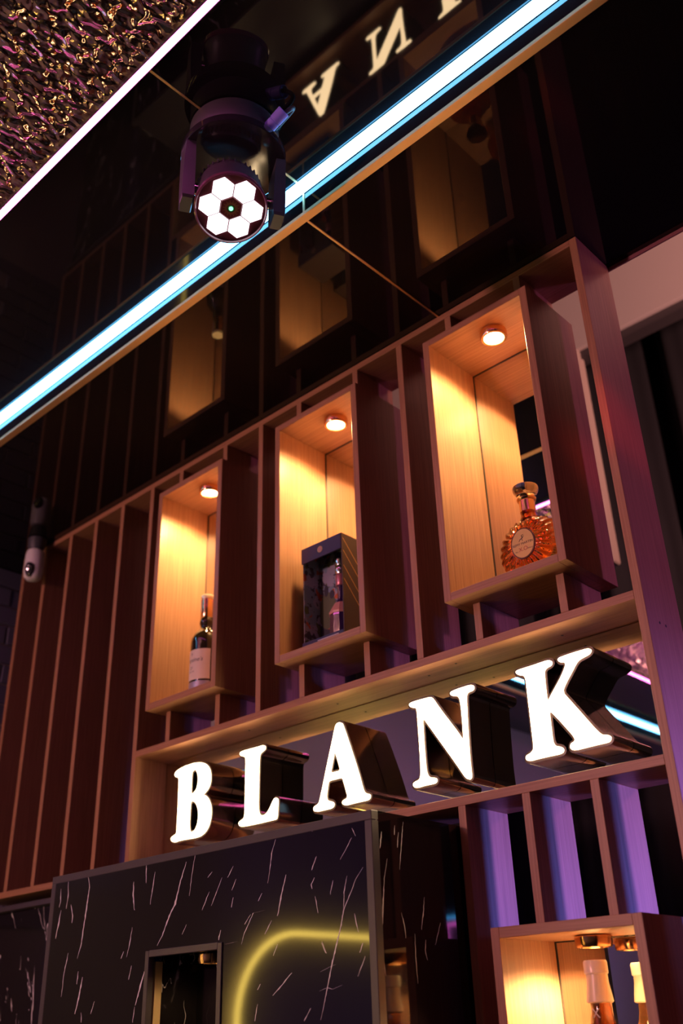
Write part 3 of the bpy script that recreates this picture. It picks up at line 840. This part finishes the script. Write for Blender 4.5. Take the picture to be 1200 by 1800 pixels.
turned('bezel', [(RF-.003, .050), (RF+.0015, .052), (RF+.0015, .062), (RF-.0012, .0635), (RF-.003, .060)], hp,
       mat('magenta_tinted_bezel', (.16, .05, .09), .12, 0, 1.6), mh, 72, MH, cap=False)
turned('lens_plate', [(RF-.002, .0565), (.001, .0566)], hp, mat('dark_red_lens_plate', (.10, .018, .03), .15), mh, 64, MH)
HR = .0243
def hexa(name, cx, cy, R, z0, z1, m, par, rot=0.0):
    bm = bmesh.new()
    ring = lambda z, k: [bm.verts.new(Vector(hp)+MH @ Vector((cx+k*R*cos(rot+pi/6+pi/3*i), cy+k*R*sin(rot+pi/6+pi/3*i), z))) for i in range(6)]
    a, b, c = ring(z0, 1), ring(z1-.001, 1), ring(z1, .96)
    for p, q in ((a, b), (b, c)):
        for i in range(6): bm.faces.new((p[i], p[(i+1) % 6], q[(i+1) % 6], q[i]))
    bm.faces.new(c)
    return from_bm(name, bm, m, par)
ROT = radians(2)
for k in range(6):
    a = ROT+pi/3*k
    hexa('hexagon_lens', HR*sqrt(3)*cos(a), HR*sqrt(3)*sin(a), HR*.945, .0566, .0596, SPOTWHITE, mh, ROT)
hc = hexa('centre_plate', 0, 0, HR*.98, .0566, .0590, mat('maroon_centre_plate', (.12, .02, .025), .3), mh, ROT)
turned('green_lamp', [(.0042, .0592), (.0042, .0606), (.001, .0612)], hp, GREEN_LED, hc, 24, MH)
turned('lamp_ring', [(.0045, .0592), (.0070, .0600), (.0070, .0592)], hp, mat('dark_green_ring', (.01, .12, .05), .3), hc, 24, MH, cap=False)
for k in range(30):
    a = 2*pi*k/30; L = .0165 if k % 2 else .0135
    bm = bmesh.new()
    R_ = Matrix.Rotation(a, 3, 'Z')
    q = [(.0085, -.0005, .0594), (L, -.0002, .0594), (L, .0002, .0594), (.0085, .0005, .0594)]
    bm.faces.new([bm.verts.new(Vector(hp)+MH @ (R_ @ Vector(p))) for p in q])
    from_bm('sun_ray_mark', bm, GOLD_INK, hc)
# sticker on the underside of the yoke, power plug and cable on the base
bm = bmesh.new()
c = Vector((hx, hy, ZU-.0885))+U*(-.089)+N0*(.012)
bm.faces.new([bm.verts.new(c+U*a+N0*b) for a, b in ((-.005, -.008), (.005, -.008), (.005, .008), (-.005, .008))])
from_bm('sticker', bm, WHITE_PL, mh)
PLUG = mat('blue_violet_plug', (.28, .24, .85), .4)
pa = radians(8)
pd = Vector((cos(pa), sin(pa), .50)).normalized()
ps = Vector((hx+.090*cos(pa), hy+.090*sin(pa), ZU-.050))
pz = pd.to_track_quat('Z', 'Y').to_matrix()
turned('power_plug', [(.011, -.008), (.0125, .0), (.0125, .018), (.0115, .019), (.0130, .021), (.0135, .046), (.0120, .047), (.010, .040)], ps, PLUG, mh, 24, pz)
cable = []
e = ps+pd*.040
side = Vector((-sin(pa), cos(pa), 0))
for i in range(15):
    t = i/14
    cable.append(e+pd*(.035*sin(t*pi*.9))+Vector((0, 0, 1))*(-.004+.010*t)-Vector((cos(pa), sin(pa), 0))*(.055*t*t)+side*(.03*t))
tube('power_cable', cable, .0048, BLACK_PL, mh)

# ------------------------------------------------------------------ small white security camera under the ceiling
sx, sy = -2.885, 1.548
sc_ = root('security_camera', (sx, sy, ZL-.175), 'small white rounded security camera hanging from ceiling beside the last slat', 'camera')
turned('mount', [(.030, 0), (.032, -.003), (.030, -.030), (.024, -.045)], (sx, sy, ZL-.0005), mat('grey_camera_mount', (.06, .06, .08), .5), sc_, 32)
turned('body', [(.022, -.045), (.029, -.050), (.0325, -.062), (.033, -.080), (.033, -.130), (.030, -.148), (.022, -.158), (.010, -.162)],
       (sx, sy, ZL), WHITE_PL, sc_, 40)
vd = Vector((.50, -.72, -.28)).normalized()
Mv = vd.to_track_quat('Z', 'Y').to_matrix()
bm = bmesh.new()
c0 = Vector((sx, sy, ZL-.122))
n = 28; ra = []
for (k, h) in ((1.0, .0270), (.95, .0350), (.55, .0365)):
    ra.append([bm.verts.new(c0+Mv @ Vector((.0165*k*cos(2*pi*i/n), .027*k*sin(2*pi*i/n), h))) for i in range(n)])
for a, b in zip(ra, ra[1:]):
    for i in range(n): bm.faces.new((a[i], a[(i+1) % n], b[(i+1) % n], b[i]))
bm.faces.new(ra[-1]); bm.faces.new(ra[0][::-1])
ln = from_bm('lens_window', bm, BLACK_GL, sc_, True)
turned('lens', [(.008, .0360), (.008, .0378), (.002, .0382)], c0, mat('dark_lens_glass', (.01, .02, .03), .05), ln, 20, Mv)

# ------------------------------------------------------------------ black curtain behind the screen
def curtain(x0, x1, y, z0, z1, label):
    bm = bmesh.new(); n = int((x1-x0)/.012); rows = []
    for z in (z0, (z0+z1)/2, z1):
        row = []
        for i in range(n+1):
            x = x0+(x1-x0)*i/n
            d = .045*sin(x*27+.6*sin(x*5))+.015*sin(x*61)
            row.append(bm.verts.new((x, y+d*(1.0 if z < z1 else .8), z)))
        rows.append(row)
    for a, b in zip(rows, rows[1:]):
        for i in range(n): bm.faces.new((a[i], a[i+1], b[i+1], b[i]))
    o = from_bm('curtain', bm, CURTAIN, None, True, origin=((x0+x1)/2, y, z0))
    md = o.modifiers.new('thickness', 'SOLIDIFY'); md.thickness = .004
    tag(o, label, 'curtain'); return o
curtain(-3.1, 3.4, 3.50, -1.5, 2.90, 'long black pleated curtain hanging behind the slat screen')

# ------------------------------------------------------------------ neon lights in the room that show in the polished stone
def rr_path(cy, z_top, z_bot, half, R, x):
    pts = [(x, cy+half, z_bot)]
    for i in range(13):
        a = pi/2*i/12
        pts.append((x, cy+half-R+R*cos(a), z_top-R+R*sin(a)))
    for i in range(13):
        a = pi/2+pi/2*i/12
        pts.append((x, cy-half+R+R*cos(a), z_top-R+R*sin(a)))
    pts.append((x, cy-half, z_bot))
    return pts
t = tube('neon_arch', rr_path(-.72, .365, -1.48, .63, .33, XW+.03), .011, NEON_Y, None, 10, origin=(XW+.03, -.72, -1.48))
tag(t, 'yellow neon tube bent as a doorway arch with round corners', 'neon light')
ns = root('neon_sign', (.135, 3.36, .24), 'small neon frame sign, pink inside and blue outside, before the curtain', 'neon sign')
def rect(x, y, z, hx_, hz, r, m, nm):
    pts = []
    for cx_, cz_, a0 in ((hx_-r, hz-r, 0), (-hx_+r, hz-r, pi/2), (-hx_+r, -hz+r, pi), (hx_-r, -hz+r, 3*pi/2)):
        for i in range(5):
            a = a0+pi/2*i/4; pts.append((x+cx_+r*cos(a), y, z+cz_+r*sin(a)))
    return tube(nm, pts, .006, m, ns, 8, closed=True)
rect(.135, 3.36, .30, .10, .085, .02, NEON_B, 'outer_tube')
rect(.135, 3.355, .30, .075, .060, .015, NEON_P, 'inner_tube')
# unseen warm lamps added behind the viewer for glints in the rippled ceiling
k = 0
for px_, py_, pz_ in ((-1.9, -.9, 1.18), (-1.3, -1.9, 1.10), (-.3, -1.3, 1.16), (.6, -2.1, 1.12), (-.7, -3.1, 1.15), (1.6, -1.0, 1.15), (-2.4, -2.6, 1.12), (1.2, .2, 1.2)):
    r = root('added_glint_lamp', (px_, py_, pz_), 'added warm globe lamp on black cord, out of view, for glints in the rippled ceiling', 'lamp', 'added glint lamps out of view')
    turned('globe', [(.004, .07), (.008, .066), (.009, .050), (.013, .014), (.014, 0), (.012, -.010), (.007, -.015), (.001, -.016)], (px_, py_, pz_), GLINT_BULB, r, 20)
    turned('cap', [(.016, .064), (.018, .07), (.018, .10), (.010, .108)], (px_, py_, pz_), BRASS, r, 20)
    turned('cord', [(.003, .105), (.003, ZU-pz_)], (px_, py_, pz_), BLACK_PL, r, 8)
